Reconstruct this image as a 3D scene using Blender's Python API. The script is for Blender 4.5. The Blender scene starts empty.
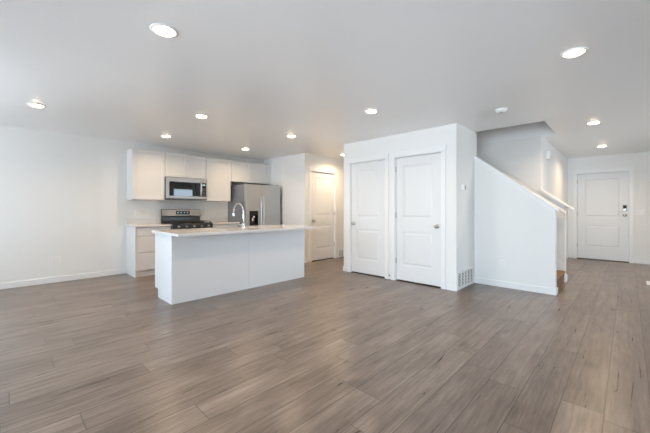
import bpy, bmesh, math, random
from mathutils import Vector, Matrix

S = bpy.context.scene
C = S.collection
PI = math.pi
random.seed(4)

# ------------------------------------------------------------------ camera, sky, exposure
LENS = 312.79 / 650.0 * 36.0
cam = bpy.data.cameras.new('camera')
cam.sensor_width = 36.0
cam.lens = LENS
cam.shift_y = -7.24 / 650.0
cam.clip_start = 0.02
camo = bpy.data.objects.new('camera', cam)
C.objects.link(camo)
camo.location = (0, 0, 1.191)
camo.rotation_euler = (PI / 2, 0, math.radians(44.087))
S.camera = camo

SKY_STRENGTH = 15.5
LAMP_W = 8.6
HALL_W = 15.0
w = bpy.data.worlds.new('overcast_sky')
S.world = w
w.use_nodes = True
nt = w.node_tree
bg = nt.nodes['Background']
tc = nt.nodes.new('ShaderNodeTexCoord')
sx = nt.nodes.new('ShaderNodeSeparateXYZ')
rp = nt.nodes.new('ShaderNodeValToRGB')
mp = nt.nodes.new('ShaderNodeMapRange')
mp.inputs['From Min'].default_value = -1
mp.inputs['From Max'].default_value = 1
nt.links.new(tc.outputs['Generated'], sx.inputs[0])
nt.links.new(sx.outputs['Z'], mp.inputs['Value'])
nt.links.new(mp.outputs[0], rp.inputs[0])
e = rp.color_ramp.elements
e[0].position = 0.47
e[0].color = (0.85, 0.965, 1.07, 1)
e[1].position = 0.53
e[1].color = (0.66, 0.85, 1.02, 1)
nt.links.new(rp.outputs[0], bg.inputs[0])
bg.inputs[1].default_value = SKY_STRENGTH

S.view_settings.view_transform = 'Standard'
S.view_settings.look = 'None'
S.view_settings.gamma = 1
S.view_settings.use_curve_mapping = False
S.view_settings.exposure = -0.03
S.cycles.max_bounces = 14
S.cycles.diffuse_bounces = 10
S.cycles.glossy_bounces = 5
S.cycles.transparent_max_bounces = 8
S.cycles.use_denoising = True
S.cycles.sample_clamp_indirect = 8
S.cycles.caustics_reflective = False
S.cycles.caustics_refractive = False

# key planes of the house (metres; the camera stands over the origin)
H = 2.44
XL = -6.697      # long left wall
YR = -2.6        # window wall behind the camera
XR = 3.0         # right-hand wall of the living room
YK = 4.663       # short wall beside the fridge
XP = -5.142      # pantry wall
YC = 4.59        # closet front
XC0, XC1 = -3.944, -1.789
YS = 5.331       # half wall at the stair
YF = 6.39        # far side of the stair
XH = -1.065      # hall wall
YE = 9.713       # entry wall
T = 0.11

# ------------------------------------------------------------------ materials
def mat(name, col, rough=0.5, metal=0.0, spec=0.5, emit=None, estr=0.0, coat=0.0):
    m = bpy.data.materials.new(name)
    m.use_nodes = True
    b = m.node_tree.nodes['Principled BSDF']
    b.inputs['Base Color'].default_value = (*col, 1)
    b.inputs['Roughness'].default_value = rough
    b.inputs['Metallic'].default_value = metal
    b.inputs['Specular IOR Level'].default_value = spec
    b.inputs['Coat Weight'].default_value = coat
    if emit:
        b.inputs['Emission Color'].default_value = (*emit, 1)
        b.inputs['Emission Strength'].default_value = estr
    return m

def N(m, t, **kw):
    n = m.node_tree.nodes.new(t)
    for k, v in kw.items():
        setattr(n, k, v)
    return n

def L(m, a, b):
    m.node_tree.links.new(a, b)

def bumpy(m, scale, strength, dist=0.002, detail=3):
    b = m.node_tree.nodes['Principled BSDF']
    tc = N(m, 'ShaderNodeTexCoord')
    n = N(m, 'ShaderNodeTexNoise')
    n.inputs['Scale'].default_value = scale
    n.inputs['Detail'].default_value = detail
    bp = N(m, 'ShaderNodeBump')
    bp.inputs['Strength'].default_value = strength
    bp.inputs['Distance'].default_value = dist
    L(m, tc.outputs['Object'], n.inputs['Vector'])
    L(m, n.outputs['Fac'], bp.inputs['Height'])
    L(m, bp.outputs[0], b.inputs['Normal'])
    return m

M_wall = bumpy(mat('wall_paint', (0.80, 0.80, 0.785), 0.6, spec=0.3), 90, 0.15)
M_ceil = bumpy(mat('ceiling_paint', (0.87, 0.87, 0.87), 0.30, spec=0.6), 60, 0.35, 0.003)
M_trim = mat('trim_paint', (0.82, 0.82, 0.815), 0.38, spec=0.4)
M_door = mat('door_paint', (0.76, 0.765, 0.765), 0.4, spec=0.4)
M_cab = mat('cabinet_paint', (0.74, 0.745, 0.75), 0.35, spec=0.4)
M_island = mat('island_panel_paint', (0.80, 0.81, 0.82), 0.4, spec=0.4)
M_plastic = mat('white_plastic', (0.83, 0.83, 0.81), 0.4)
M_vent = mat('vent_enamel', (0.80, 0.80, 0.79), 0.45)
M_grey = mat('grey_shadow_gap', (0.06, 0.06, 0.06), 0.6)
M_black = mat('black_glass', (0.010, 0.010, 0.012), 0.03, spec=0.5)
M_blackm = mat('black_enamel', (0.015, 0.015, 0.016), 0.25)
M_iron = mat('cast_iron', (0.02, 0.02, 0.02), 0.55)
M_nickel = mat('satin_nickel', (0.52, 0.50, 0.47), 0.3, metal=1)
M_chrome = mat('chrome', (0.80, 0.81, 0.83), 0.2, metal=1)
M_fside = mat('fridge_side', (0.20, 0.205, 0.215), 0.5)
M_dark = mat('painted_gap_shade', (0.03, 0.028, 0.026), 0.8)
M_bronze = mat('door_sill', (0.10, 0.08, 0.065), 0.5, metal=0.3)
M_rubber = mat('white_rubber', (0.75, 0.75, 0.74), 0.7)
M_lens = mat('lamp_lens', (0.9, 0.85, 0.75), 0.4, emit=(1.0, 0.78, 0.52), estr=25.0)
M_screen = mat('grey_screen', (0.30, 0.31, 0.31), 0.3)
M_vinyl = mat('window_vinyl', (0.85, 0.85, 0.85), 0.4)
M_digits = mat('clock_digits', (0.02, 0.05, 0.05), 0.3, emit=(0.5, 0.8, 0.85), estr=0.6)

def steel(name, col):
    m = mat(name, col, 0.3, metal=0.95)
    b = m.node_tree.nodes['Principled BSDF']
    tc = N(m, 'ShaderNodeTexCoord')
    mp = N(m, 'ShaderNodeMapping')
    mp.inputs['Scale'].default_value = (3, 3, 260)
    n = N(m, 'ShaderNodeTexNoise')
    n.inputs['Scale'].default_value = 1.0
    mr = N(m, 'ShaderNodeMapRange')
    mr.inputs['To Min'].default_value = 0.30
    mr.inputs['To Max'].default_value = 0.42
    L(m, tc.outputs['Object'], mp.inputs[0]); L(m, mp.outputs[0], n.inputs['Vector'])
    L(m, n.outputs['Fac'], mr.inputs['Value']); L(m, mr.outputs[0], b.inputs['Roughness'])
    return m
M_steel = steel('brushed_steel', (0.34, 0.315, 0.29))
M_fridge = steel('fridge_steel', (0.50, 0.52, 0.545))
M_handle = mat('handle_steel', (0.60, 0.61, 0.62), 0.32, metal=1)

def quartz():
    m = mat('white_quartz', (0.77, 0.75, 0.73), 0.10, spec=0.5)
    b = m.node_tree.nodes['Principled BSDF']
    tc = N(m, 'ShaderNodeTexCoord')
    n = N(m, 'ShaderNodeTexNoise')
    n.inputs['Scale'].default_value = 180
    cr = N(m, 'ShaderNodeValToRGB')
    cr.color_ramp.elements[0].position = 0.3
    cr.color_ramp.elements[0].color = (0.64, 0.61, 0.59, 1)
    cr.color_ramp.elements[1].position = 0.55
    cr.color_ramp.elements[1].color = (0.78, 0.76, 0.74, 1)
    L(m, tc.outputs['Object'], n.inputs['Vector']); L(m, n.outputs['Fac'], cr.inputs[0])
    L(m, cr.outputs[0], b.inputs['Base Color'])
    return m
M_quartz = quartz()

def carpet():
    m = mat('brown_carpet', (0.26, 0.16, 0.10), 0.95, spec=0.1)
    b = m.node_tree.nodes['Principled BSDF']
    tc = N(m, 'ShaderNodeTexCoord')
    n = N(m, 'ShaderNodeTexNoise')
    n.inputs['Scale'].default_value = 220
    cr = N(m, 'ShaderNodeValToRGB')
    cr.color_ramp.elements[0].color = (0.17, 0.10, 0.06, 1)
    cr.color_ramp.elements[1].color = (0.36, 0.23, 0.15, 1)
    L(m, tc.outputs['Object'], n.inputs['Vector']); L(m, n.outputs['Fac'], cr.inputs[0])
    L(m, cr.outputs[0], b.inputs['Base Color'])
    return m
M_carpet = carpet()

def glass():
    m = bpy.data.materials.new('window_glass')
    m.use_nodes = True
    t = m.node_tree
    t.nodes.clear()
    out = N(m, 'ShaderNodeOutputMaterial')
    mix = N(m, 'ShaderNodeMixShader')
    fr = N(m, 'ShaderNodeFresnel')
    fr.inputs[0].default_value = 1.4
    tr = N(m, 'ShaderNodeBsdfTransparent')
    gl = N(m, 'ShaderNodeBsdfGlossy')
    gl.inputs['Roughness'].default_value = 0.02
    L(m, fr.outputs[0], mix.inputs[0]); L(m, tr.outputs[0], mix.inputs[1]); L(m, gl.outputs[0], mix.inputs[2])
    L(m, mix.outputs[0], out.inputs[0])
    return m
M_glass = glass()

def planks():
    """grey-brown wood-look planks running along y: 0.18 m wide, 1.22 m long, each row shifted by its own amount"""
    m = mat('plank_floor', (0.25, 0.2, 0.17), 0.3, spec=0.62)
    b = m.node_tree.nodes['Principled BSDF']
    tc = N(m, 'ShaderNodeTexCoord')
    s = N(m, 'ShaderNodeSeparateXYZ')
    L(m, tc.outputs['Object'], s.inputs[0])
    def math_(op, a, bb=None):
        n = N(m, 'ShaderNodeMath', operation=op)
        for i, v in enumerate((a, bb)):
            if v is None:
                continue
            if isinstance(v, (int, float)):
                n.inputs[i].default_value = v
            else:
                L(m, v, n.inputs[i])
        return n.outputs[0]
    PW, PL = 0.20, 1.35
    xr = math_('DIVIDE', math_('ADD', s.outputs['X'], 0.10), PW)
    row = math_('FLOOR', xr)
    fx = math_('FRACT', xr)
    wn = N(m, 'ShaderNodeTexWhiteNoise', noise_dimensions='1D')
    L(m, row, wn.inputs['W'])
    yr = math_('ADD', math_('DIVIDE', s.outputs['Y'], PL), math_('MULTIPLY', wn.outputs['Value'], 7.3))
    col = math_('FLOOR', yr)
    fy = math_('FRACT', yr)
    cmb = N(m, 'ShaderNodeCombineXYZ')
    L(m, row, cmb.inputs[0]); L(m, col, cmb.inputs[1])
    wid = N(m, 'ShaderNodeTexWhiteNoise', noise_dimensions='3D')
    L(m, cmb.outputs[0], wid.inputs['Vector'])
    # grain, shifted for each plank
    gx = math_('MULTIPLY', s.outputs['X'], 1.0)
    cg = N(m, 'ShaderNodeCombineXYZ')
    L(m, math_('MULTIPLY', gx, 26.0), cg.inputs[0])
    L(m, math_('MULTIPLY', s.outputs['Y'], 1.6), cg.inputs[1])
    L(m, math_('MULTIPLY', wid.outputs['Value'], 57.0), cg.inputs[2])
    n1 = N(m, 'ShaderNodeTexNoise')
    n1.inputs['Scale'].default_value = 1.0
    n1.inputs['Detail'].default_value = 5
    n1.inputs['Roughness'].default_value = 0.62
    n1.inputs['Distortion'].default_value = 0.9
    L(m, cg.outputs[0], n1.inputs['Vector'])
    # broad cloudy figure and knots
    ck = N(m, 'ShaderNodeCombineXYZ')
    L(m, math_('MULTIPLY', gx, 7.0), ck.inputs[0])
    L(m, math_('MULTIPLY', s.outputs['Y'], 2.2), ck.inputs[1])
    L(m, math_('MULTIPLY', wid.outputs['Value'], 31.0), ck.inputs[2])
    n2 = N(m, 'ShaderNodeTexNoise')
    n2.inputs['Scale'].default_value = 1.0
    n2.inputs['Detail'].default_value = 3
    n2.inputs['Distortion'].default_value = 0.5
    L(m, ck.outputs[0], n2.inputs['Vector'])
    # fine dark pores, broken along the plank
    cf = N(m, 'ShaderNodeCombineXYZ')
    L(m, math_('MULTIPLY', gx, 75.0), cf.inputs[0])
    L(m, math_('MULTIPLY', s.outputs['Y'], 5.5), cf.inputs[1])
    L(m, math_('MULTIPLY', wid.outputs['Value'], 83.0), cf.inputs[2])
    n3 = N(m, 'ShaderNodeTexNoise')
    n3.inputs['Scale'].default_value = 1.0
    n3.inputs['Detail'].default_value = 3
    n3.inputs['Roughness'].default_value = 0.6
    L(m, cf.outputs[0], n3.inputs['Vector'])
    # cathedral figure: warped rings cut lengthwise
    rings = N(m, 'ShaderNodeTexWave', wave_type='BANDS', bands_direction='X', wave_profile='SAW')
    rings.inputs['Scale'].default_value = 0.55
    rings.inputs['Distortion'].default_value = 7.0
    rings.inputs['Detail'].default_value = 2.0
    rings.inputs['Detail Scale'].default_value = 0.6
    L(m, ck.outputs[0], rings.inputs['Vector'])
    # scattered knots
    vk = N(m, 'ShaderNodeTexVoronoi')
    vk.inputs['Scale'].default_value = 1.0
    cv = N(m, 'ShaderNodeCombineXYZ')
    L(m, math_('MULTIPLY', gx, 6.0), cv.inputs[0]); L(m, math_('MULTIPLY', s.outputs['Y'], 2.6), cv.inputs[1])
    L(m, math_('MULTIPLY', wid.outputs['Value'], 19.0), cv.inputs[2])
    L(m, cv.outputs[0], vk.inputs['Vector'])
    kn = N(m, 'ShaderNodeMapRange')
    kn.inputs['From Min'].default_value = 0.05; kn.inputs['From Max'].default_value = 0.32
    kn.inputs['To Min'].default_value = 0.12; kn.inputs['To Max'].default_value = 0.0
    L(m, vk.outputs['Distance'], kn.inputs['Value'])
    tone = math_('ADD', math_('MULTIPLY', n1.outputs['Fac'], 0.46), math_('MULTIPLY', n2.outputs['Fac'], 0.34))
    tone = math_('ADD', tone, math_('MULTIPLY', n3.outputs['Fac'], 0.34))
    tone = math_('ADD', tone, math_('MULTIPLY', math_('SUBTRACT', rings.outputs['Fac'], 0.5), 0.06))
    tone = math_('ADD', tone, math_('MULTIPLY', math_('SUBTRACT', wid.outputs['Value'], 0.5), 0.11))
    sk = N(m, 'ShaderNodeSeparateColor')
    L(m, vk.outputs['Color'], sk.inputs[0])
    tone = math_('SUBTRACT', tone, math_('MULTIPLY', kn.outputs[0], math_('GREATER_THAN', sk.outputs[0], 0.72)))
    tone = math_('ADD', tone, 0.005)
    cr = N(m, 'ShaderNodeValToRGB')
    el = cr.color_ramp.elements
    el[0].position = 0.34; el[0].color = (0.066, 0.045, 0.035, 1)
    el[1].position = 0.84; el[1].color = (0.330, 0.262, 0.215, 1)
    k = el.new(0.55); k.color = (0.164, 0.124, 0.101, 1)
    k = el.new(0.66); k.color = (0.220, 0.172, 0.142, 1)
    L(m, tone, cr.inputs[0])
    # joints
    def edge(f, wdt):
        a = math_('LESS_THAN', f, wdt)
        c = math_('GREATER_THAN', f, 1 - wdt)
        return math_('MAXIMUM', a, c)
    gap = math_('MAXIMUM', edge(fx, 0.014), edge(fy, 0.0018))
    mx = N(m, 'ShaderNodeMix', data_type='RGBA')
    mx.inputs['B'].default_value = (0.055, 0.042, 0.036, 1)
    L(m, math_('MULTIPLY', gap, 0.85), mx.inputs['Factor'])
    L(m, cr.outputs[0], mx.inputs['A'])
    L(m, mx.outputs['Result'], b.inputs['Base Color'])
    mr = N(m, 'ShaderNodeMapRange')
    mr.inputs['From Min'].default_value = 0.3; mr.inputs['From Max'].default_value = 0.8
    mr.inputs['To Min'].default_value = 0.27; mr.inputs['To Max'].default_value = 0.36
    L(m, n1.outputs['Fac'], mr.inputs['Value']); L(m, mr.outputs[0], b.inputs['Roughness'])
    bp = N(m, 'ShaderNodeBump')
    bp.inputs['Strength'].default_value = 0.12
    bp.inputs['Distance'].default_value = 0.002
    hh = math_('SUBTRACT', n1.outputs['Fac'], math_('MULTIPLY', gap, 1.0))
    L(m, hh, bp.inputs['Height']); L(m, bp.outputs[0], b.inputs['Normal'])
    return m
M_floor = planks()

# ------------------------------------------------------------------ mesh helpers
class MB:
    def __init__(self):
        self.bm = bmesh.new()
    def box(self, x0, x1, y0, y1, z0, z1, bev=0.0, seg=2):
        x0, x1 = min(x0, x1), max(x0, x1)
        y0, y1 = min(y0, y1), max(y0, y1)
        z0, z1 = min(z0, z1), max(z0, z1)
        t = bmesh.new()
        bmesh.ops.create_cube(t, size=1)
        for v in t.verts:
            v.co = Vector(((x0 + x1) / 2 + v.co.x * (x1 - x0), (y0 + y1) / 2 + v.co.y * (y1 - y0), (z0 + z1) / 2 + v.co.z * (z1 - z0)))
        if bev:
            bev = min(bev, 0.45 * min(x1 - x0, y1 - y0, z1 - z0))
            bmesh.ops.bevel(t, geom=list(t.edges), offset=bev, segments=seg, affect='EDGES', profile=0.5)
        self._merge(t)
        return self
    def _merge(self, t):
        me = bpy.data.meshes.new('tmp')
        t.to_mesh(me)
        t.free()
        self.bm.from_mesh(me)
        bpy.data.meshes.remove(me)
    def prism(self, pts, axis, a, b, bev=0.0):
        """polygon pts in the two other axes, extruded along axis from a to b"""
        t = bmesh.new()
        def co(p, k):
            if axis == 'y': return (p[0], k, p[1])
            if axis == 'x': return (k, p[0], p[1])
            return (p[0], p[1], k)
        f = [t.verts.new(co(p, a)) for p in pts]
        g = [t.verts.new(co(p, b)) for p in pts]
        n = len(pts)
        t.faces.new(f); t.faces.new(g[::-1])
        for i in range(n):
            j = (i + 1) % n
            t.faces.new((f[j], f[i], g[i], g[j]))
        bmesh.ops.recalc_face_normals(t, faces=list(t.faces))
        if bev:
            bmesh.ops.bevel(t, geom=list(t.edges), offset=bev, segments=2, affect='EDGES', profile=0.5)
        self._merge(t)
        return self
    def lathe(self, prof, c=(0, 0, 0), d=(0, 0, 1), n=24):
        """profile [(r, h)...] revolved about the direction d through c"""
        t = bmesh.new()
        q = Vector((0, 0, 1)).rotation_difference(Vector(d).normalized())
        rings = []
        for r, h in prof:
            if r < 1e-6:
                rings.append([t.verts.new(Vector(c) + q @ Vector((0, 0, h)))])
            else:
                rings.append([t.verts.new(Vector(c) + q @ Vector((r * math.cos(2 * PI * i / n), r * math.sin(2 * PI * i / n), h))) for i in range(n)])
        for A, B in zip(rings, rings[1:]):
            for i in range(n):
                j = (i + 1) % n
                if len(A) == 1 and len(B) == 1: continue
                if len(A) == 1: t.faces.new((A[0], B[i], B[j]))
                elif len(B) == 1: t.faces.new((A[i], A[j], B[0]))
                else: t.faces.new((A[i], A[j], B[j], B[i]))
        for R_ in (rings[0], rings[-1]):
            if len(R_) > 1: t.faces.new(R_)
        bmesh.ops.recalc_face_normals(t, faces=list(t.faces))
        for f in t.faces: f.smooth = True
        self._merge(t)
        return self
    def tube(self, pts, r, n=12):
        t = bmesh.new()
        pts = [Vector(p) for p in pts]
        rr = r if isinstance(r, (list, tuple)) else [r] * len(pts)
        rings = []
        up = None
        for i, p in enumerate(pts):
            d = (pts[min(i + 1, len(pts) - 1)] - pts[max(i - 1, 0)]).normalized()
            if up is None:
                up = d.orthogonal().normalized()
            up = (up - d * up.dot(d)).normalized()
            s = d.cross(up)
            rings.append([t.verts.new(p + (up * math.cos(2 * PI * k / n) + s * math.sin(2 * PI * k / n)) * rr[i]) for k in range(n)])
        for A, B in zip(rings, rings[1:]):
            for k in range(n):
                t.faces.new((A[k], A[(k + 1) % n], B[(k + 1) % n], B[k]))
        t.faces.new(rings[0]); t.faces.new(rings[-1])
        bmesh.ops.recalc_face_normals(t, faces=list(t.faces))
        for f in t.faces: f.smooth = True
        self._merge(t)
        return self
    def build(self, name, m, parent=None, local=False, origin=None):
        me = bpy.data.meshes.new(name)
        off = Vector((0, 0, 0))
        if not local:
            if parent is not None:
                p = parent
                while p is not None:
                    off += p.location; p = p.parent
            elif origin is not None:
                off = Vector(origin)
        if off.length:
            bmesh.ops.translate(self.bm, verts=list(self.bm.verts), vec=-off)
        self.bm.to_mesh(me)
        self.bm.free()
        me.materials.append(m)
        o = bpy.data.objects.new(name, me)
        C.objects.link(o)
        if parent is not None:
            o.parent = parent
        elif origin is not None:
            o.location = origin
        return o

def thing(name, label, cat, loc, group=None, rz=0.0):
    o = bpy.data.objects.new(name, None)
    o.empty_display_size = 0.1
    o.location = loc
    o.rotation_euler = (0, 0, rz)
    C.objects.link(o)
    o['label'] = label
    o['category'] = cat
    if group: o['group'] = group
    return o

def tag(o, label, cat, group=None):
    o['label'] = label
    o['category'] = cat
    if group: o['group'] = group
    return o

def struct(name, mb, m, parent=None):
    o = mb.build(name, m, parent)
    if parent is None: o['kind'] = 'structure'
    return o

def copy_tree(o, parent=None):
    c = o.copy()
    C.objects.link(c)
    if parent is not None: c.parent = parent
    for ch in [x for x in bpy.data.objects if x.parent == o]:
        copy_tree(ch, c)
    return c

# ------------------------------------------------------------------ the setting
OX0, OX1, OY0, OY1 = -4.60, -0.85, YS, 6.44     # stair opening in the ceiling
WX0, WX1, WY0, WY1 = XL - 0.15, XR + 0.15, YR - 0.15, YE + 0.15
struct('floor', MB().box(WX0, WX1, WY0, WY1, -0.2, 0), M_floor)
cl = MB()
cl.box(WX0, WX1, WY0, OY0, H, H + 0.3)
cl.box(WX0, WX1, OY1, WY1, H, H + 0.3)
cl.box(WX0, OX0, OY0, OY1, H, H + 0.3)
cl.box(OX1, WX1, OY0, OY1, H, H + 0.3)
struct('ceiling', cl, M_ceil)


def wall_with_holes(axis, face, back, a0, a1, z1, holes):
    """a wall slab between face and back running along axis from a0 to a1; holes are (lo, hi, z0, z1)"""
    mb = MB()
    def b(u0, u1, z0_, z1_):
        if u1 - u0 < 1e-4 or z1_ - z0_ < 1e-4: return
        if axis == 'x': mb.box(u0, u1, face, back, z0_, z1_)
        else: mb.box(face, back, u0, u1, z0_, z1_)
    u = a0
    for lo, hi, z0_, zt in sorted(holes):
        b(u, lo, 0, z1)
        b(lo, hi, 0, z0_)
        b(lo, hi, zt, z1)
        u = hi
    b(u, a1, 0, z1)
    return mb

JG = 0.022   # jamb thickness around a door leaf
def hole(x0, x1, top=2.05):
    return (x0 - JG, x1 + JG, 0.0, top + JG)

# doors: leaf extents along their wall
D_PANTRY = (4.868, 5.642)
D_CL1 = (-3.770, -3.010)
D_CL2 = (-2.800, -2.022)
D_ENTRY = (-0.889, 0.016)

struct('wall_kitchen', MB().box(XL, XP - T, YK, YK + T, 0, H).box(XP - T, XP, YK, YK + T, 0, H), M_wall)
struct('wall_pantry', wall_with_holes('y', XP, XP - T, YK + T, 8.0, H, [hole(*D_PANTRY)]), M_wall)
struct('wall_pantry_end', MB().box(XP - T, XC0, 8.0, 8.0 + T, 0, H), M_wall)
cw = wall_with_holes('x', YC, YC + T, XC0, XC1, H, [hole(*D_CL1), hole(*D_CL2)])
cw.box(XC0, XC0 + T, YC + T, YS, 0, H)
cw.box(XC1 - T, XC1, YC + T, YS, 0, H)
cw.box(XC0, XC1, YS, YS + T, 0, H)
struct('wall_closet', cw, M_wall)
# pantry hall side of the stairwell, far stair wall that climbs to the upper floor, hall wall, entry wall
struct('wall_stair_side', MB().box(XC0, XC0 + T, YS + T, 8.0, 0, H), M_wall)
fw = MB().box(XC0 + T, XH - T, YF, YF + T, 0, H).box(XH - T, XH, YF, YF + T, 0, H)
struct('wall_stair', fw, M_wall)
up = MB()
UZ = 5.0
up.box(OX0 - 0.1, OX1 + 0.1, OY1, OY1 + 0.1, H + 0.3, UZ)
up.box(OX0 - 0.1, OX1 + 0.1, OY0 - 0.1, OY0, H + 0.3, UZ)
up.box(OX1, OX1 + 0.1, OY0, OY1, H + 0.3, UZ)
up.box(OX0 - 0.1, OX0, OY0, OY1, H + 0.3, UZ)
up.box(OX0 - 0.1, OX1 + 0.1, OY0 - 0.1, OY1 + 0.1, UZ, UZ + 0.1)
struct('wall_upstairs', up, M_wall)
struct('wall_hall', MB().box(XH - T, XH, YF + T, YE, 0, H), M_wall)
struct('wall_entry', wall_with_holes('x', YE, WY1, XL, XR, H, [hole(*D_ENTRY)]), M_wall)

# windows in the two outer walls of the living room
WIN_L = [(-2.35, -0.65, 0.04, 2.10)]
WIN_R = [(-6.2, -4.2, 0.7, 2.10), (-1.5, 2.7, 0.06, 2.15)]
WIN_X = [(5.7, 6.75, 0.6, 2.22)]
struct('wall_left', wall_with_holes('y', XL, WX0, WY0, WY1, H, WIN_L), M_wall)
struct('wall_rear', wall_with_holes('x', YR, WY0, XL, XR, H, WIN_R), M_wall)
struct('wall_right', wall_with_holes('y', XR, WX1, WY0, WY1, H, WIN_X), M_wall)

def window(i, axis, lo, hi, z0, z1, base, depth, mull):
    """vinyl frame, mullions and glass filling an opening; base is the room face, depth the signed depth outwards"""
    def bx(mb, u0, u1, d0, d1, za, zb, bev=0.004):
        if axis == 'x': return mb.box(u0, u1, base + d0 * depth, base + d1 * depth, za, zb, bev)
        return mb.box(base + d0 * depth, base + d1 * depth, u0, u1, za, zb, bev)
    f = MB()
    fwid = 0.055
    bx(f, lo, lo + fwid, 0.45, 0.95, z0, z1); bx(f, hi - fwid, hi, 0.45, 0.95, z0, z1)
    bx(f, lo + fwid, hi - fwid, 0.45, 0.95, z0, z0 + fwid); bx(f, lo + fwid, hi - fwid, 0.45, 0.95, z1 - fwid, z1)
    root = struct('window_%d' % i, f, M_vinyl)
    m = MB()
    for k in range(1, mull + 1):
        c = lo + (hi - lo) * k / (mull + 1)
        bx(m, c - 0.03, c + 0.03, 0.5, 0.9, z0 + fwid, z1 - fwid)
    struct('mullion', m, M_vinyl, root)
    g = MB()
    bx(g, lo + fwid, hi - fwid, 0.68, 0.72, z0 + fwid, z1 - fwid, 0)
    struct('pane', g, M_glass, root)
    s = MB()
    bx(s, lo - 0.03, hi + 0.03, -0.2, 0.0, z0 - 0.025 if z0 > 0.1 else 0.0, z0 if z0 > 0.1 else 0.02, 0.004)
    struct('window_sill', s, M_trim, root)
    a = bpy.data.lights.new('sky_portal', 'AREA')
    a.shape = 'RECTANGLE'
    a.size = hi - lo
    a.size_y = z1 - z0
    a.cycles.is_portal = True
    ao = bpy.data.objects.new('sky_portal', a)
    C.objects.link(ao)
    mid, zc = (lo + hi) / 2, (z0 + z1) / 2
    if axis == 'x':
        ao.location = (mid, base + depth * 1.05, zc)
        ao.rotation_euler = (PI / 2, 0, 0 if depth > 0 else PI)
        ao.rotation_euler = Vector((0, -depth, 0)).to_track_quat('-Z', 'Y').to_euler()
    else:
        ao.location = (base + depth * 1.05, mid, zc)
        ao.rotation_euler = Vector((-depth, 0, 0)).to_track_quat('-Z', 'Y').to_euler()
window(1, 'y', *WIN_L[0], XL, -0.15, 1)
window(2, 'x', *WIN_R[0], YR, -0.15, 1)
window(3, 'x', *WIN_R[1], YR, -0.15, 2)
window(4, 'y', *WIN_X[0], XR, 0.15, 0)

# half walls beside the stair: sloping tops, caps, aprons
PX0, PX1 = XC1, -0.722
def sl(x, z1=1.181): return z1 + (PX1 - x) * 0.795
hw = MB().prism([(PX0, 0), (PX1, 0), (PX1, sl(PX1)), (PX0, sl(PX0))], 'y', YS, YS + T)
struct('wall_half', hw, M_wall)
cp = MB().prism([(PX0, sl(PX0)), (PX1 + 0.03, sl(PX1 + 0.03)), (PX1 + 0.03, sl(PX1 + 0.03) + 0.038), (PX0, sl(PX0) + 0.038)], 'y', YS - 0.03, YS + T + 0.03, 0.004)
struct('trim_1', cp, M_trim)
ap = MB().prism([(PX0, sl(PX0) - 0.055), (PX1, sl(PX1) - 0.055), (PX1, sl(PX1)), (PX0, sl(PX0))], 'y', YS - 0.013, YS)
struct('trim_2', ap, M_trim)
QX1 = -0.748
def sf(x): return 1.160 + (-0.623 - x) * 0.772
struct('wall_half_far', MB().prism([(XH, 0), (QX1, 0), (QX1, sf(QX1)), (XH, sf(XH))], 'y', YF, YF + T), M_wall)
struct('trim_3', MB().prism([(XH + 0.001, sf(XH)), (QX1 + 0.125, sf(QX1 + 0.125)), (QX1 + 0.125, sf(QX1 + 0.125) + 0.036), (XH + 0.001, sf(XH) + 0.036)], 'y', YF - 0.03, YF + T + 0.03, 0.004), M_trim)
struct('trim_4', MB().box(QX1, QX1 + 0.014, YF - 0.012, YF + T + 0.012, 0.11, sf(QX1) - 0.01, 0.003), M_trim)
struct('trim_5', MB().box(QX1, QX1 + 0.028, YF - 0.026, YF + T + 0.026, 0, 0.11, 0.004), M_trim)
# skirt board on the far half wall, following the steps
struct('trim_6', MB().prism([(XH - 1.6, 0.19 + 0.06 + 1.9 * 0.75), (-0.75, 0.19), (-0.75, 0.30), (XH - 1.6, 0.30 + 0.06 + 1.9 * 0.75)], 'y', YF - 0.012, YF), M_trim)

BH, BT = 0.092, 0.013
def bb(name, *boxes):
    mb = MB()
    for q in boxes: mb.box(*q, 0, BH, 0.003)
    struct(name, mb, M_trim)
bb('baseboard_left', (XL, XL + BT, WIN_L[0][1] + 0.03, 1.600))
bb('baseboard_pantry', (XP, XP + BT, YK - 0.0, D_PANTRY[0] - 0.098), (XP, XP + BT, D_PANTRY[1] + 0.098, 8.0))
bb('baseboard_closet', (XC0 - BT, D_CL1[0] - 0.098, YC - BT, YC), (D_CL2[1] + 0.098, XC1 + BT, YC - BT, YC), (XC0 - BT, XC0, YC, 8.0))
bb('baseboard_stair', (XC1 + 0.001, PX1, YS - BT, YS), (PX1, PX1 + BT, YS - BT, YS + T + BT))
bb('baseboard_hall', (XH, XH + BT, YF + T, YE))
bb('baseboard_entry', (XH + BT, D_ENTRY[0] - 0.098, YE - BT, YE), (D_ENTRY[1] + 0.098, XR, YE - BT, YE))
bb('baseboard_rear', (XL, XR, YR, YR + BT))
bb('baseboard_right', (XR - BT, XR, YR + BT, YE - BT))

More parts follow.
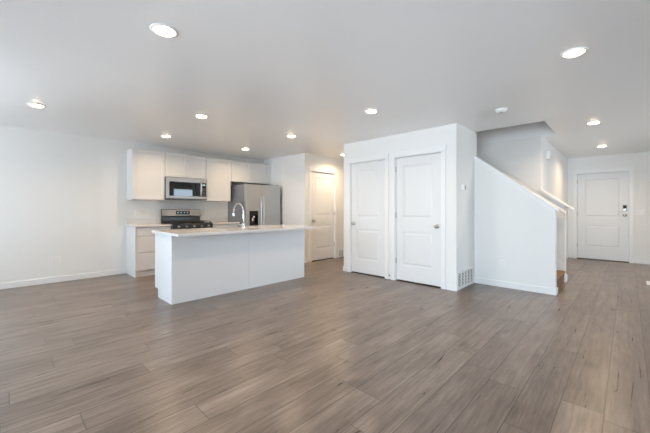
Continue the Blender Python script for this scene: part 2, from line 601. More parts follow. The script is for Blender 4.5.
# doors: local x along the leaf, -y out of the wall
def make_door(i, loc, rz, wd, hinge_left, label, zp, knob_kind='knob', gap=0.02, top=2.05, sill=None):
    lp = (0.13, wd - 0.13)
    f = 0.020           # the leaf face sits this far behind the wall face
    leaf = MB()
    t0, t1 = f, f + 0.036
    z0 = gap
    g = 0.0055
    x0, x1 = g, wd - g
    zt = top - g
    leaf.box(x0, lp[0], t0, t1, z0, zt); leaf.box(lp[1], x1, t0, t1, z0, zt)
    (a0, a1), (b0, b1) = zp
    leaf.box(lp[0], lp[1], t0, t1, z0, a0); leaf.box(lp[0], lp[1], t0, t1, a1, b0); leaf.box(lp[0], lp[1], t0, t1, b1, zt)
    for lo, hi in zp:
        leaf.box(lp[0], lp[1], t0 + 0.013, t1, lo, hi)
        # bevelled field inside the panel recess
        q = bmesh.new()
        s0, s1 = 0.018, 0.045
        def ring(s, y): return [q.verts.new((lp[0] + s, y, lo + s)), q.verts.new((lp[1] - s, y, lo + s)), q.verts.new((lp[1] - s, y, hi - s)), q.verts.new((lp[0] + s, y, hi - s))]
        A, B = ring(s0, t0 + 0.013), ring(s1, t0 + 0.004)
        for k in range(4): q.faces.new((A[k], A[(k + 1) % 4], B[(k + 1) % 4], B[k]))
        q.faces.new(B)
        bmesh.ops.recalc_face_normals(q, faces=list(q.faces))
        leaf._merge(q)
    o = leaf.build('door_%d' % i, M_door)
    o.location = loc
    o.rotation_euler = (0, 0, rz)
    o['kind'] = 'structure'
    o['label'] = label
    # jamb, stop and casing around the leaf
    c = MB()
    cw_, ct = 0.072, 0.019
    c.box(-JG, 0, 0, 0.108, 0, top + JG); c.box(wd, wd + JG, 0, 0.108, 0, top + JG); c.box(0, wd, 0, 0.108, top, top + JG)
    c.box(0, 0.012, t1 + 0.001, t1 + 0.03, 0, top); c.box(wd - 0.012, wd, t1 + 0.001, t1 + 0.03, 0, top); c.box(0.012, wd - 0.012, t1 + 0.001, t1 + 0.03, top - 0.012, top)
    c.box(-0.007 - cw_, -0.007, -ct, 0, 0, top + 0.008, 0.002); c.box(wd + 0.007, wd + 0.007 + cw_, -ct, 0, 0, top + 0.008, 0.002)
    c.box(-0.007 - cw_ - 0.008, wd + 0.007 + cw_ + 0.008, -ct - 0.005, 0, top + 0.008, top + 0.096, 0.002)
    c.build('casing', M_trim, o, local=True)
    if sill:
        MB().box(0, wd, -0.03, 0.108, 0, gap - 0.002, 0.003).build('sill', M_bronze, o, local=True)
    else:
        MB().box(0, wd, 0.004, 0.108, 0, 0.006, 0.002).build('gap_shade_strip', M_dark, o, local=True)  # dark strip on the floor, painting in the shade under the leaf
    hx = 0.0 if hinge_left else wd
    for z in (0.335, 1.09, 1.86):
        h = MB()
        h.lathe([(0.0, -0.047), (0.0065, -0.045), (0.0065, 0.045), (0.0, 0.047)], (hx, 0.006, z), (0, 0, 1), 10)
        h.box(hx - 0.012, hx + 0.012, 0.008, 0.0135, z - 0.045, z + 0.045)
        h.build('hinge', M_nickel, o, local=True)
    kx = wd - 0.068 if hinge_left else 0.068
    kz = 0.93 if knob_kind == 'knob' else 1.06
    def knob(z):
        k = MB()
        k.lathe([(0.0, 0), (0.032, 0), (0.032, 0.004), (0.027, 0.009), (0.012, 0.012), (0.011, 0.028), (0.02, 0.034), (0.0275, 0.044), (0.028, 0.053), (0.022, 0.062), (0.0, 0.065)], (kx, t0, z), (0, -1, 0), 20)
        return k
    knob(kz).build('door_knob', M_nickel, o, local=True)
    if knob_kind == 'keypad':
        kp = MB().box(kx - 0.034, kx + 0.034, t0 - 0.024, t0, 1.155, 1.29, 0.01, 3)
        kp = kp.build('keypad_lock', M_nickel, o, local=True)
        MB().box(kx - 0.027, kx + 0.027, t0 - 0.026, t0 - 0.0235, 1.20, 1.283, 0.001).build('keypad_face', M_iron, kp, local=True)
    return o
ZP = ((0.27, 0.825), (1.045, 1.92))
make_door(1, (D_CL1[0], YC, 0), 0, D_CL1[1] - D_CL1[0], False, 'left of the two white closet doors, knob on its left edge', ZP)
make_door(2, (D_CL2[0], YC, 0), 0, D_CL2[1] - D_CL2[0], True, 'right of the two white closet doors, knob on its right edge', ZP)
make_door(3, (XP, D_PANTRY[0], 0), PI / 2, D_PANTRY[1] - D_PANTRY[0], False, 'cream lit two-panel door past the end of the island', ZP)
make_door(4, (D_ENTRY[0], YE, 0), 0, D_ENTRY[1] - D_ENTRY[0], True, 'white entry door with keypad lock at end of hall', ((0.305, 0.815), (1.01, 1.92)), 'keypad', 0.02, 2.04, True)

# ------------------------------------------------------------------ the stair
st = thing('staircase', 'brown carpeted stair climbing behind the sloping white half wall', 'staircase', (-0.78, (YS + T + YF) / 2, 0))
RUN, RISE = 0.255, 0.1885
for k in range(11):
    x1 = -0.75 - k * RUN
    s = MB()
    s.box(x1 - RUN, x1, YS + T + 0.001, YF - 0.013, 0, RISE * (k + 1) - 0.03)
    s.box(x1 - RUN, x1 + 0.022, YS + T + 0.001, YF - 0.013, RISE * (k + 1) - 0.032, RISE * (k + 1), 0.012, 3)
    s.build('step', M_carpet, st)
hr = thing('handrail', 'short white handrail on brackets above the stair behind the half wall', 'handrail', (-0.80, YF - 0.07, 1.15))
hs = 0.79
hp = MB()
ra, rb = Vector((-0.715, YF - 0.075, 1.125)), Vector((-3.3, YF - 0.075, 1.125 + 2.585 * hs))
hp.prism([(ra.x, ra.z - 0.03), (ra.x, ra.z + 0.03), (rb.x, rb.z + 0.03), (rb.x, rb.z - 0.03)], 'y', ra.y - 0.022, ra.y + 0.022, 0.008)
hp.build('rail', M_trim, hr)
for x in (-1.0, -1.9, -3.0):
    z = 1.125 + (-0.715 - x) * hs
    b_ = MB().tube([(x, YF, z - 0.085), (x, YF - 0.04, z - 0.085), (x, YF - 0.07, z - 0.06), (x, YF - 0.075, z - 0.028)], 0.008, 10)
    b_.lathe([(0, 0), (0.03, 0), (0.028, 0.006), (0, 0.008)], (x, YF, z - 0.085), (0, -1, 0), 16)
    b_.build('bracket', M_nickel, hr)

# ------------------------------------------------------------------ kitchen along the left wall
UF = XL + 0.315       # carcass front of the wall cabinets
def shaker(mb, x, y0, y1, z0, z1, fr=0.055, th=0.02, rec=0.011):
    """a recessed-panel front facing +x whose back is at x"""
    mb.box(x, x + th, y0, y0 + fr, z0, z1, 0.0015, 1); mb.box(x, x + th, y1 - fr, y1, z0, z1, 0.0015, 1)
    mb.box(x, x + th, y0 + fr, y1 - fr, z0, z0 + fr, 0.0015, 1); mb.box(x, x + th, y0 + fr, y1 - fr, z1 - fr, z1, 0.0015, 1)
    mb.box(x, x + th - rec, y0 + fr - 0.001, y1 - fr + 0.001, z0 + fr - 0.001, z1 - fr + 0.001)
    return mb
def upper(label, y0, y1, z0, z1, doors):
    t = thing('wall_cabinet', label, 'cabinet', (XL, (y0 + y1) / 2, z0), 'white wall cabinets in the kitchen')
    MB().box(XL, UF, y0, y1, z0, z1, 0.0015, 1).build('carcass', M_cab, t)
    n = doors
    wd = (y1 - y0) / n
    for k in range(n):
        a = y0 + k * wd + (0.008 if k == 0 else 0.002)
        b = y0 + (k + 1) * wd - (0.008 if k == n - 1 else 0.002)
        shaker(MB(), UF + 0.0005, a, b, z0 + 0.006, z1 - 0.006).build('door', M_cab, t)
    return t
UZ1 = 2.285
upper('white single-door wall cabinet left of the microwave, nearest the blank wall', 1.612, 2.169, 1.365, UZ1, 1)
upper('short white two-door wall cabinet directly above the microwave', 2.170, 2.984, 1.815, UZ1, 2)
upper('white single-door wall cabinet between the microwave and the fridge', 2.985, 3.552, 1.365, UZ1, 1)
upper('short white two-door wall cabinet above the steel fridge', 3.553, 4.560, 1.81, UZ1, 2)
tag(MB().box(XL, UF + 0.012, 4.5605, YK, 1.81, UZ1).build('filler_strip', M_cab, origin=None), 'narrow white filler strip between last cabinet and short wall', 'filler')

# base cabinets
BF = -6.153
def base(label, y0, y1, drawers, end_left):
    t = thing('base_cabinet', label, 'cabinet', (XL, (y0 + y1) / 2, 0), 'white base cabinets along the kitchen wall')
    mb = MB().box(XL + 0.004, BF, y0 + 0.018, y1, 0.10, 0.878)
    mb.build('carcass', M_cab, t)
    MB().box(XL + 0.004, BF + 0.022, y0, y0 + 0.018, 0.0, 0.878, 0.001, 1).build('end_panel', M_cab, t)
    MB().box(XL + 0.004, BF - 0.02, y0 + 0.018, y1, 0, 0.10).build('toe_kick', M_cab, t)
    if drawers:
        for (a, b) in ((0.115, 0.422), (0.431, 0.712), (0.721, 0.866)):
            MB().box(BF + 0.0005, BF + 0.020, y0 + 0.022, y1 - 0.004, a, b, 0.002, 1).build('drawer', M_cab, t)
    else:
        MB().box(BF + 0.0005, BF + 0.020, y0 + 0.022, y1 - 0.004, 0.721, 0.868, 0.002, 1).build('drawer', M_cab, t)
        shaker(MB(), BF + 0.0005, y0 + 0.022, y1 - 0.004, 0.115, 0.715).build('door', M_cab, t)
    return t
base('white base cabinet with three drawers at the left end of the kitchen', 1.605, 2.196, True, True)
base('white base cabinet between the range and the fridge', 2.980, 3.610, False, False)
def counter(label, y0, y1):
    t = thing('countertop', label, 'countertop', (XL, (y0 + y1) / 2, 0.878), 'pale countertops along the kitchen wall')
    MB().box(XL, BF + 0.045, y0, y1, 0.878, 0.908, 0.003).build('slab', M_quartz, t)
    MB().box(XL, XL + 0.02, y0, y1, 0.908, 1.008, 0.002).build('backsplash', M_quartz, t)
counter('pale countertop on the drawer cabinet left of the range', 1.592, 2.197)
counter('pale countertop between the range and the fridge', 2.979, 3.622)

# range
RY0, RY1 = 2.199, 2.977
rg = thing('range', 'stainless steel gas range with black cooktop under the microwave', 'range', (-6.35, (RY0 + RY1) / 2, 0))
MB().box(XL + 0.02, -6.085, RY0, RY1, 0.03, 0.905, 0.004).build('body', M_steel, rg)
for x in (-6.6, -6.15):
    for y in (RY0 + 0.05, RY1 - 0.05): MB().lathe([(0, 0), (0.02, 0), (0.02, 0.03), (0, 0.03)], (x, y, 0), (0, 0, 1), 12).build('foot', M_blackm, rg)
MB().box(XL + 0.03, -6.06, RY0 + 0.001, RY1 - 0.001, 0.9055, 0.925, 0.006).build('cooktop', M_blackm, rg)
od = MB().box(-6.084, -6.045, RY0 + 0.012, RY1 - 0.012, 0.27, 0.80, 0.006).build('oven_door', M_steel, rg)
MB().box(-6.0445, -6.041, RY0 + 0.10, RY1 - 0.10, 0.36, 0.66, 0.001).build('oven_window', M_black, od)
MB().tube([(-6.04, RY0 + 0.06, 0.755), (-6.0, RY0 + 0.06, 0.755), (-6.0, RY1 - 0.06, 0.755), (-6.04, RY1 - 0.06, 0.755)], 0.011).build('oven_handle', M_steel, od)
MB().box(-6.084, -6.05, RY0 + 0.012, RY1 - 0.012, 0.07, 0.255, 0.006).build('bottom_drawer', M_steel, rg)
cpn = MB().box(-6.084, -6.035, RY0 + 0.004, RY1 - 0.004, 0.815, 0.903, 0.01).build('control_panel', M_blackm, rg)
for k in range(5):
    MB().lathe([(0, 0), (0.024, 0), (0.022, 0.022), (0.0, 0.025)], (-6.035, RY0 + 0.10 + k * (RY1 - RY0 - 0.2) / 4, 0.86), (1, 0, 0), 16).build('knob', M_steel, cpn)
# backguard: steel hood with black display over a black recessed band
bgd = MB().prism([(XL + 0.018, 1.03), (XL + 0.085, 1.03), (XL + 0.105, 1.06), (XL + 0.085, 1.185), (XL + 0.06, 1.195), (XL + 0.018, 1.195)], 'y', RY0, RY1, 0.004).build('backguard', M_steel, rg)
MB().box(XL + 0.018, XL + 0.06, RY0 + 0.003, RY1 - 0.003, 0.925, 1.03).build('backguard_band', M_blackm, rg)
ds = bpy.data.objects
def slant(y0, y1, z0, z1, off, th=0.003):
    """a thin plate lying on the slanted face of the backguard"""
    def fx(z): return XL + 0.105 - (z - 1.06) / 0.125 * 0.02
    return MB().prism([(fx(z0) + off, z0), (fx(z1) + off, z1), (fx(z1) + off + th, z1), (fx(z0) + off + th, z0)], 'y', y0, y1)
dsp = slant(2.46, 2.74, 1.085, 1.155, 0.0005).build('display', M_black, bgd)
for k, y in enumerate((2.50, 2.56, 2.63, 2.69)):
    slant(y - 0.012, y + 0.012, 1.112, 1.132, 0.004, 0.001).build('clock_digit', M_digits, dsp)
for gi, (a, b) in enumerate(((RY0 + 0.02, RY0 + 0.255), (RY0 + 0.268, RY1 - 0.268), (RY1 - 0.255, RY1 - 0.02))):
    g = MB()
    gx0, gx1 = XL + 0.11, -6.09
    zt, zb = 0.957, 0.926
    for y in (a + 0.006, b - 0.006, (a + b) / 2): g.box(gx0, gx1, y - 0.006, y + 0.006, zt - 0.012, zt, 0.002, 1)
    for x in (gx0 + 0.006, gx1 - 0.006, gx0 + 0.14, gx1 - 0.14, (gx0 + gx1) / 2): g.box(x - 0.006, x + 0.006, a, b, zt - 0.0115, zt + 0.0005, 0.002, 1)
    for x in (gx0 + 0.008, gx1 - 0.008):
        for y in (a + 0.008, b - 0.008): g.box(x - 0.007, x + 0.007, y - 0.007, y + 0.007, zb - 0.001, zt - 0.01)
    g.build('grate', M_iron, rg)
for (x, y, r) in ((-6.44, RY0 + 0.137, 0.04), (-6.22, RY0 + 0.137, 0.05), (-6.33, (RY0 + RY1) / 2, 0.045), (-6.44, RY1 - 0.137, 0.035), (-6.22, RY1 - 0.137, 0.05)):
    MB().lathe([(0, 0), (r, 0), (r, 0.008), (r * 0.7, 0.010), (r * 0.7, 0.016), (0, 0.018)], (x, y, 0.9245), (0, 0, 1), 20).build('burner', M_iron, rg)

# microwave
MF = XL + 0.385
mw = thing('microwave', 'stainless steel microwave with black glass door hung over the range', 'microwave', (XL, 2.577, 1.386))
MY0, MY1, MZ0, MZ1 = 2.172, 2.982, 1.388, 1.813
MB().box(XL, MF - 0.025, MY0, MY1, MZ0, MZ1, 0.002, 1).build('housing', M_blackm, mw)
df = MB()
wdm = MY1 - MY0
gy0, gy1 = MY0 + 0.075 * wdm, MY0 + 0.80 * wdm
gz0, gz1 = MZ0 + 0.065, MZ1 - 0.085
x0, x1 = MF - 0.0245, MF
dy1 = MY0 + 0.86 * wdm
df.box(x0, x1, MY0, gy0, MZ0 + 0.012, MZ1, 0.003, 1); df.box(x0, x1, gy1 + 0.015, dy1, MZ0 + 0.012, MZ1, 0.003, 1)
df.box(x0, x1, gy0 - 0.002, gy1 + 0.017, MZ0 + 0.012, gz0, 0.003, 1); df.box(x0, x1, gy0 - 0.002, gy1 + 0.017, gz1, MZ1, 0.003, 1)
dr = df.build('door', M_steel, mw)
MB().box(x0, x1 - 0.002, gy0, gy1 + 0.015, gz0, gz1).build('door_glass', M_black, dr)
hy = MY0 + 0.83 * wdm
MB().tube([(x1, hy, MZ0 + 0.07), (x1 + 0.03, hy, MZ0 + 0.085), (x1 + 0.038, hy, (MZ0 + MZ1) / 2), (x1 + 0.03, hy, MZ1 - 0.105), (x1, hy, MZ1 - 0.09)], 0.011).build('handle', M_handle, dr)
pf = MB().box(x0, x1, dy1 + 0.002, MY1, gz1, MZ1, 0.003, 1).box(x0, x1, dy1 + 0.002, MY1, MZ0 + 0.012, gz0, 0.003, 1).box(x0, x1, MY1 - 0.025, MY1, gz0 - 0.002, gz1 + 0.002, 0.003, 1).build('panel_frame', M_steel, mw)
cpan = MB().box(x0, x1 - 0.001, dy1 + 0.002, MY1 - 0.026, gz0, gz1).build('control_panel', M_black, mw)
for r_ in range(5):
    for c_ in range(3):
        y = dy1 + 0.012 + c_ * 0.022
        z = gz0 + 0.02 + r_ * 0.032
        MB().box(x1 - 0.0012, x1 - 0.0002, y, y + 0.014, z, z + 0.014).build('button', M_fside, cpan)
MB().box(x1 - 0.0012, x1 - 0.0002, dy1 + 0.012, dy1 + 0.07, gz1 - 0.055, gz1 - 0.02).build('clock_display', M_digits, cpan)
MB().box(XL + 0.05, MF - 0.03, MY0 + 0.08, MY1 - 0.08, MZ0 - 0.006, MZ0).build('filter_grille', M_fside, mw)

# refrigerator
FX, FY0, FYM, FY1, FZ = -5.885, 3.640, 4.028, 4.562, 1.738
fr = thing('refrigerator', 'stainless steel side-by-side refrigerator with dark dispenser beside the short wall', 'refrigerator', (-6.3, 4.1, 0))
MB().box(XL + 0.03, FX - 0.075, FY0 + 0.003, FY1 - 0.003, 0.02, FZ - 0.01, 0.004).build('cabinet', M_fside, fr)
for x in (XL + 0.1, FX - 0.15):
    for y in (FY0 + 0.08, FY1 - 0.08): MB().lathe([(0, 0), (0.025, 0), (0.025, 0.02), (0, 0.02)], (x, y, 0), (0, 0, 1), 12).build('foot', M_blackm, fr)
MB().box(FX - 0.074, FX - 0.04, FY0 + 0.005, FY1 - 0.005, 0.022, 0.075, 0.003).build('kick_grille', M_blackm, fr)
dY0, dY1, dZ0, dZ1 = 3.732, 3.945, 0.835, 1.155
ld = MB()
ld.box(FX - 0.072, FX, FY0, dY0, 0.08, FZ, 0.006); ld.box(FX - 0.072, FX, dY1, FYM - 0.003, 0.08, FZ, 0.006)
ld.box(FX - 0.072, FX, dY0 - 0.007, dY1 + 0.007, 0.08, dZ0, 0.001); ld.box(FX - 0.072, FX, dY0 - 0.007, dY1 + 0.007, dZ1, FZ - 0.001, 0.001)
ld = ld.build('freezer_door', M_fridge, fr)
MB().box(FX - 0.072, FX, FYM + 0.003, FY1, 0.08, FZ, 0.006).build('fridge_door', M_fridge, fr)
dsb = MB()
dsb.box(FX - 0.071, FX - 0.05, dY0, dY1, dZ0, dZ1)
dsb.box(FX - 0.05, FX + 0.004, dY0, dY0 + 0.018, dZ0, dZ1, 0.002, 1); dsb.box(FX - 0.05, FX + 0.004, dY1 - 0.018, dY1, dZ0, dZ1, 0.002, 1)
dsb.box(FX - 0.05, FX + 0.004, dY0 + 0.017, dY1 - 0.017, dZ1 - 0.10, dZ1, 0.002, 1); dsb.box(FX - 0.05, FX + 0.004, dY0 + 0.017, dY1 - 0.017, dZ0, dZ0 + 0.03, 0.002, 1)
dsb = dsb.build('dispenser', M_black, ld)
MB().box(FX - 0.048, FX - 0.02, 3.80, 3.845, 0.93, 1.0, 0.006).box(FX - 0.045, FX - 0.01, 3.82, 3.875, 0.995, 1.045, 0.008).build('paddle', M_chrome, dsb)
for y, par in ((FYM - 0.035, ld), (FYM + 0.038, bpy.data.objects['fridge_door'])):
    MB().tube([(FX, y, 0.62), (FX + 0.045, y, 0.66), (FX + 0.055, y, 0.8), (FX + 0.058, y, 1.05), (FX + 0.055, y, 1.30), (FX + 0.045, y, 1.44), (FX, y, 1.475)], 0.0125).build('handle', M_handle, par)
for y in (FY0 + 0.05, FY1 - 0.05):
    MB().box(FX - 0.13, FX - 0.03, y - 0.03, y + 0.03, FZ - 0.012, FZ + 0.012, 0.006).build('hinge_cap', M_fside, fr)

# tall panel beside the fridge
tag(MB().box(-5.925, -5.895, YK - 0.020, YK - 0.0005, 0, H - 0.001, 0.002, 1).build('corner_strip', M_trim), 'narrow upright white strip on the short wall beside the fridge', 'trim strip')

# ------------------------------------------------------------------ island
IX0, IX1, IY0, IY1 = -4.694, -4.085, 1.470, 3.695
isl = thing('kitchen_island', 'white kitchen island cabinet with plain back panels standing on the plank floor', 'island', ((IX0 + IX1) / 2, (IY0 + IY1) / 2, 0))
ib = MB()
ib.box(IX0 + 0.02, IX1 - 0.02, IY0 + 0.02, IY1 - 0.02, 0.11, 0.66).box(IX0 + 0.02, IX1 - 0.02, IY0 + 0.02, 2.06, 0.66, 0.869).box(IX0 + 0.02, IX1 - 0.02, 2.92, IY1 - 0.02, 0.66, 0.869).box(-4.22, IX1 - 0.02, 2.06, 2.92, 0.66, 0.869).box(IX0 + 0.12, IX1 - 0.02, IY0 + 0.02, IY1 - 0.02, 0, 0.111)
ib.build('carcass', M_island, isl)
for (a, b) in ((IY0 + 0.0, IY0 + 0.0195), (IY1 - 0.0195, IY1)):
    MB().prism([(IX0, 0.117), (IX0 + 0.119, 0.117), (IX0 + 0.119, 0), (IX1 - 0.0135, 0), (IX1 - 0.0135, 0.869), (IX0, 0.869)], 'y', a, b).build('end_panel', M_island, isl)
for (a, b) in ((IY0, 2.5765), (2.5795, IY1)):
    MB().box(IX1 - 0.013, IX1, a, b, 0, 0.869, 0.001, 1).build('back_panel', M_island, isl)
for k in range(4):
    ya, yb = IY0 + 0.03 + k * 0.542, IY0 + 0.03 + (k + 1) * 0.542 - 0.004
    mb = MB()
    # mirrored fronts facing the range
    x = IX0 + 0.0195
    frw = 0.055
    mb.box(x - 0.02, x, ya, ya + frw, 0.125, 0.86); mb.box(x - 0.02, x, yb - frw, yb, 0.125, 0.86)
    mb.box(x - 0.02, x, ya + frw, yb - frw, 0.125, 0.18); mb.box(x - 0.02, x, ya + frw, yb - frw, 0.805, 0.86); mb.box(x - 0.012, x, ya + frw, yb - frw, 0.18, 0.805)
    mb.build('door', M_island, isl)
# worktop with a sink cut-out
KX0, KX1, KY0, KY1 = -4.705, -3.775, 1.432, 3.690
SX0, SX1, SY0, SY1 = -4.63, -4.25, 2.15, 2.90
CZ0, CZ1 = 0.8695, 0.902
ct = MB()
ct.box(KX0, SX0, KY0, KY1, CZ0, CZ1); ct.box(SX1, KX1, KY0, KY1, CZ0, CZ1)
ct.box(SX0, SX1, KY0, SY0, CZ0, CZ1); ct.box(SX0, SX1, SY1, KY1, CZ0, CZ1)
bmesh.ops.remove_doubles(ct.bm, verts=list(ct.bm.verts), dist=1e-5)
tag(ct.build('island_countertop', M_quartz, origin=((KX0 + KX1) / 2, (KY0 + KY1) / 2, CZ0)), 'pale polished countertop on the island, overhanging its front', 'countertop')
sk = MB()
ST = CZ0 - 0.0005
sk.box(SX0 - 0.012, SX0 + 0.002, SY0 - 0.012, SY1 + 0.012, 0.70, ST); sk.box(SX1 - 0.002, SX1 + 0.012, SY0 - 0.012, SY1 + 0.012, 0.70, ST)
sk.box(SX0 + 0.002, SX1 - 0.002, SY0 - 0.012, SY0 + 0.002, 0.70, ST); sk.box(SX0 + 0.002, SX1 - 0.002, SY1 - 0.002, SY1 + 0.012, 0.70, ST)
sk.box(SX0 - 0.012, SX1 + 0.012, SY0 - 0.012, SY1 + 0.012, 0.69, 0.70)
skt = thing('sink', 'steel undermount sink let into the island countertop', 'sink', ((SX0 + SX1) / 2, (SY0 + SY1) / 2, 0.70))
sk.build('basin', M_steel, skt)
MB().lathe([(0, 0), (0.045, 0), (0.045, 0.003), (0.03, 0.001), (0, 0.001)], ((SX0 + SX1) / 2, (SY0 + SY1) / 2, 0.70), (0, 0, 1), 20).build('drain', M_chrome, skt)
fx, fy = -4.185, 2.546
fc = thing('faucet', 'chrome gooseneck faucet standing on the island countertop', 'faucet', (fx, fy, CZ1))
MB().lathe([(0, 0), (0.027, 0), (0.027, 0.006), (0.021, 0.012), (0.020, 0.075), (0.016, 0.085), (0, 0.085)], (fx, fy, CZ1), (0, 0, 1), 20).build('base', M_chrome, fc)
pts = [(fx, fy, CZ1 + 0.08)] + [(fx, fy, z) for z in (1.05, 1.10)]
RC = 0.145
for k in range(0, 15):
    a = PI * k / 14
    pts.append((fx - RC + RC * math.cos(a), fy, 1.133 + RC * math.sin(a)))
MB().tube(pts, 0.0115, 14).build('spout', M_chrome, fc)
ex = fx - 2 * RC
MB().lathe([(0, 0), (0.016, 0), (0.0175, 0.02), (0.013, 0.06), (0.012, 0.066), (0, 0.066)], (ex - 0.003, fy, 1.075), (0.03, 0, 1), 16).build('spray_head', M_chrome, fc)
MB().tube([(fx, fy - 0.018, CZ1 + 0.05), (fx, fy - 0.045, CZ1 + 0.053), (fx, fy - 0.085, CZ1 + 0.066)], [0.011, 0.009, 0.006]).build('lever', M_chrome, fc)

# ------------------------------------------------------------------ ceiling lights
def make_light(loc):
    t = thing('recessed_light', '', 'ceiling light', loc, 'round recessed ceiling lights')
    MB().lathe([(0.066, 0.0), (0.088, 0.0), (0.090, -0.003), (0.084, -0.007), (0.070, -0.009), (0.066, -0.004)], (0, 0, 0), (0, 0, 1), 36).build('trim_ring', M_trim, t, local=True)
    MB().lathe([(0.0, -0.022), (0.03, -0.0205), (0.052, -0.016), (0.062, -0.010), (0.0655, -0.003), (0.0655, 0.0), (0.0, 0.0)], (0, 0, 0), (0, 0, 1), 36).build('lens', M_lens, t, local=True)
    a = bpy.data.lights.new('lamp', 'AREA')
    a.shape = 'DISK'
    a.size = 0.12
    a.energy = LAMP_W
    a.color = (1.0, 0.73, 0.46)
    a.spread = math.radians(150)
    ao = bpy.data.objects.new('lamp', a)
    C.objects.link(ao)
    ao.location = (0, 0, -0.026)
    ao.parent = t
    return t
LIGHTS = [
    (-2.325, 0.789, 'round recessed ceiling light nearest the camera on the left, in open ceiling'),
    (-0.309, 3.169, 'round recessed ceiling light in the open ceiling at the upper right'),
    (-5.088, 0.287, 'round recessed ceiling light nearest the blank left wall'),
    (-4.101, 1.858, 'round recessed ceiling light above the near end of the island'),
    (-5.656, 1.944, 'round recessed ceiling light in front of the cabinet left of the microwave'),
    (-5.693, 3.509, 'round recessed ceiling light in front of the fridge and its cabinet'),
    (-4.119, 3.432, 'round recessed ceiling light above the far end of the island'),
    (-2.341, 3.266, 'round recessed ceiling light in front of the two closet doors'),
    (-0.356, 5.922, 'round recessed ceiling light beside the stair opening, nearer of the two in the hall'),
    (-0.368, 8.239, 'round recessed ceiling light just before the entry door, farther of the hall pair'),
    (-4.659, 5.416, 'round recessed ceiling light before the cream door, half hidden by closet corner'),
]
first = None
for (x, y, lab) in LIGHTS:
    if first is None:
        first = make_light((x, y, H)); t = first
    else:
        t = copy_tree(first); t.location = (x, y, H)
    t['label'] = lab
    if y > 5.0:      # the hall and pantry fittings carry stronger bulbs
        for c in t.children:
            if c.type == 'LIGHT':
                c.data = c.data.copy()
                c.data.energy = HALL_W

# smoke detector
sd = thing('smoke_detector', 'white round smoke detector on the ceiling before the stair', 'smoke detector', (-1.137, 4.349, H))
MB().lathe([(0, 0), (0.07, 0), (0.07, -0.012), (0.062, -0.016), (0.060, -0.03), (0.045, -0.038), (0, -0.04)], (-1.137, 4.349, H), (0, 0, 1), 32).build('body', M_plastic, sd)
MB().lathe([(0, 0), (0.012, 0), (0.011, -0.003), (0, -0.004)], (-1.137, 4.349, H - 0.0395), (0, 0, 1), 16).build('button', M_screen, sd)

# ------------------------------------------------------------------ small wall fittings
def plate(name, label, cat, axis, base_, sgn, u, z, wd, ht, group=None):
    """cover plate on a wall; axis is the wall normal, sgn its direction"""
    loc = (base_, u, z) if axis == 'x' else (u, base_, z)
    t = thing(name, label, cat, loc, group)
    def bx(mb, u0, u1, d0, d1, z0, z1, bev=0.001):
        if axis == 'x': return mb.box(base_ + sgn * d0, base_ + sgn * d1, u0, u1, z0, z1, bev)
        return mb.box(u0, u1, base_ + sgn * d0, base_ + sgn * d1, z0, z1, bev)
    bx(MB(), u - wd / 2, u + wd / 2, 0, 0.006, z - ht / 2, z + ht / 2, 0.002).build('cover_plate', M_plastic, t)
    return t, bx
def outlet(label, axis, base_, sgn, u, z, gangs=1):
    t, bx = plate('outlet', label, 'outlet', axis, base_, sgn, u, z, 0.072 + 0.046 * (gangs - 1), 0.116, 'white wall outlets')
    for g in range(gangs):
        uc = u + (g - (gangs - 1) / 2) * 0.046
        for dz in (0.021, -0.021):
            r = bx(MB(), uc - 0.0165, uc + 0.0165, 0.006, 0.0075, z + dz - 0.014, z + dz + 0.014).build('receptacle', M_plastic, t)
            s = MB()
            for du in (-0.006, 0.006): bx(s, uc + du - 0.0012, uc + du + 0.0012, 0.0075, 0.0079, z + dz - 0.004, z + dz + 0.006, 0)
            s.build('slots', M_grey, r)
    return t
outlet('white outlet low on the blank left wall', 'x', XL, 1, 0.63, 0.362)
outlet('white double outlet above the counter left of the range', 'x', XL, 1, 1.808, 1.111, 2)
outlet('white outlet above the counter right of the range', 'x', XL, 1, 3.09, 1.10)
outlet('white outlet low on the sloping half wall', 'y', YS, -1, -1.38, 0.353)
t, bx = plate('light_switch', 'white three-gang light switch on the wall right of the entry door', 'light switch', 'y', YE, -1, 0.19, 1.115, 0.165, 0.116)
for g in (-1, 0, 1):
    bx(MB(), 0.19 + g * 0.046 - 0.0165, 0.19 + g * 0.046 + 0.0165, 0.006, 0.009, 1.115 - 0.033, 1.115 + 0.033).build('rocker', M_trim, t)
th = thing('thermostat', 'small white thermostat with grey screen on the closet side wall', 'thermostat', (XC1, 4.84, 1.52))
MB().box(XC1, XC1 + 0.028, 4.775, 4.895, 1.475, 1.565, 0.006).build('housing', M_plastic, th)
MB().box(XC1 + 0.028, XC1 + 0.0295, 4.835, 4.885, 1.49, 1.55, 0.0005).build('screen', M_screen, th)
ch = thing('door_chime', 'white rectangular door chime box high on the hall wall', 'door chime', (XH, 6.99, 2.19))
MB().box(XH, XH + 0.045, 6.90, 7.08, 2.11, 2.25, 0.008).build('cover', M_plastic, ch)
MB().box(XH, XH + 0.006, 6.893, 7.087, 2.103, 2.257, 0.002).build('back_plate', M_trim, ch)

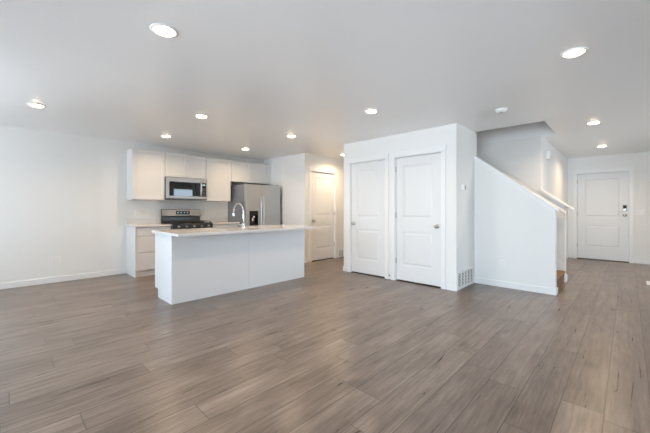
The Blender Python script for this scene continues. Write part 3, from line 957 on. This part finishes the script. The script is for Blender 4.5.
def grille(label, xb, y0, y1, z0, z1, nv, nh):
    t = thing('air_vent', label, 'vent', (xb, (y0 + y1) / 2, z0))
    f = MB()
    b = 0.026
    f.box(xb, xb + 0.011, y0, y0 + b, z0, z1, 0.002); f.box(xb, xb + 0.011, y1 - b, y1, z0, z1, 0.002)
    f.box(xb, xb + 0.011, y0 + b - 0.002, y1 - b + 0.002, z0, z0 + b, 0.002); f.box(xb, xb + 0.011, y0 + b - 0.002, y1 - b + 0.002, z1 - b, z1, 0.002)
    f.build('frame', M_vent, t)
    MB().box(xb, xb + 0.001, y0 + b, y1 - b, z0 + b, z1 - b).build('duct_back', M_grey, t)
    for k in range(1, nv + 1):
        y = y0 + b + (y1 - y0 - 2 * b) * k / (nv + 1)
        MB().box(xb + 0.001, xb + 0.0105, y - 0.007, y + 0.007, z0 + b, z1 - b).build('bar', M_vent, t)
    s = MB()
    for k in range(nh):
        z = z0 + b + (z1 - z0 - 2 * b) * (k + 0.5) / nh
        s.prism([(xb + 0.001, z + 0.003), (xb + 0.0085, z - 0.003), (xb + 0.0085, z - 0.0018), (xb + 0.001, z + 0.0042)], 'y', y0 + b, y1 - b)
    s.build('louvres', M_vent, t)
    return t
grille('wide white return air vent at floor level on the closet side', XC1, 4.612, 5.262, 0.018, 0.275, 4, 9)
grille('small white air vent low on the wall beside the cream door', XP + BT, 5.77, 5.96, 0.012, 0.20, 2, 7)
rgx, rgy = 0.215, 7.08
fg = thing('floor_register', 'white metal floor register in the planks at the right edge', 'floor register', (rgx + 0.07, rgy + 0.17, 0))
f = MB()
f.box(rgx, rgx + 0.02, rgy, rgy + 0.34, 0, 0.006, 0.002); f.box(rgx + 0.12, rgx + 0.14, rgy, rgy + 0.34, 0, 0.006, 0.002)
f.box(rgx + 0.019, rgx + 0.121, rgy, rgy + 0.02, 0, 0.006, 0.002); f.box(rgx + 0.019, rgx + 0.121, rgy + 0.32, rgy + 0.34, 0, 0.006, 0.002)
f.build('frame', M_vent, fg)
s = MB()
for k in range(14): s.box(rgx + 0.02, rgx + 0.12, rgy + 0.027 + k * 0.0215, rgy + 0.036 + k * 0.0215, 0, 0.005)
s.build('louvres', M_vent, fg)
# door stop between the closet doors
dst = thing('door_stop', 'small grey door stop low between the two closet doors', 'door stop', (-2.905, YC - 0.019, 0.075))
MB().lathe([(0, 0), (0.016, 0), (0.015, 0.005), (0.007, 0.007), (0.006, 0.05), (0, 0.05)], (-2.905, YC - 0.019, 0.075), (0, -1, 0), 14).build('stem', M_nickel, dst)
MB().lathe([(0, 0), (0.011, 0), (0.011, 0.014), (0.008, 0.018), (0, 0.018)], (-2.905, YC - 0.069, 0.075), (0, -1, 0), 14).build('tip', M_rubber, dst)
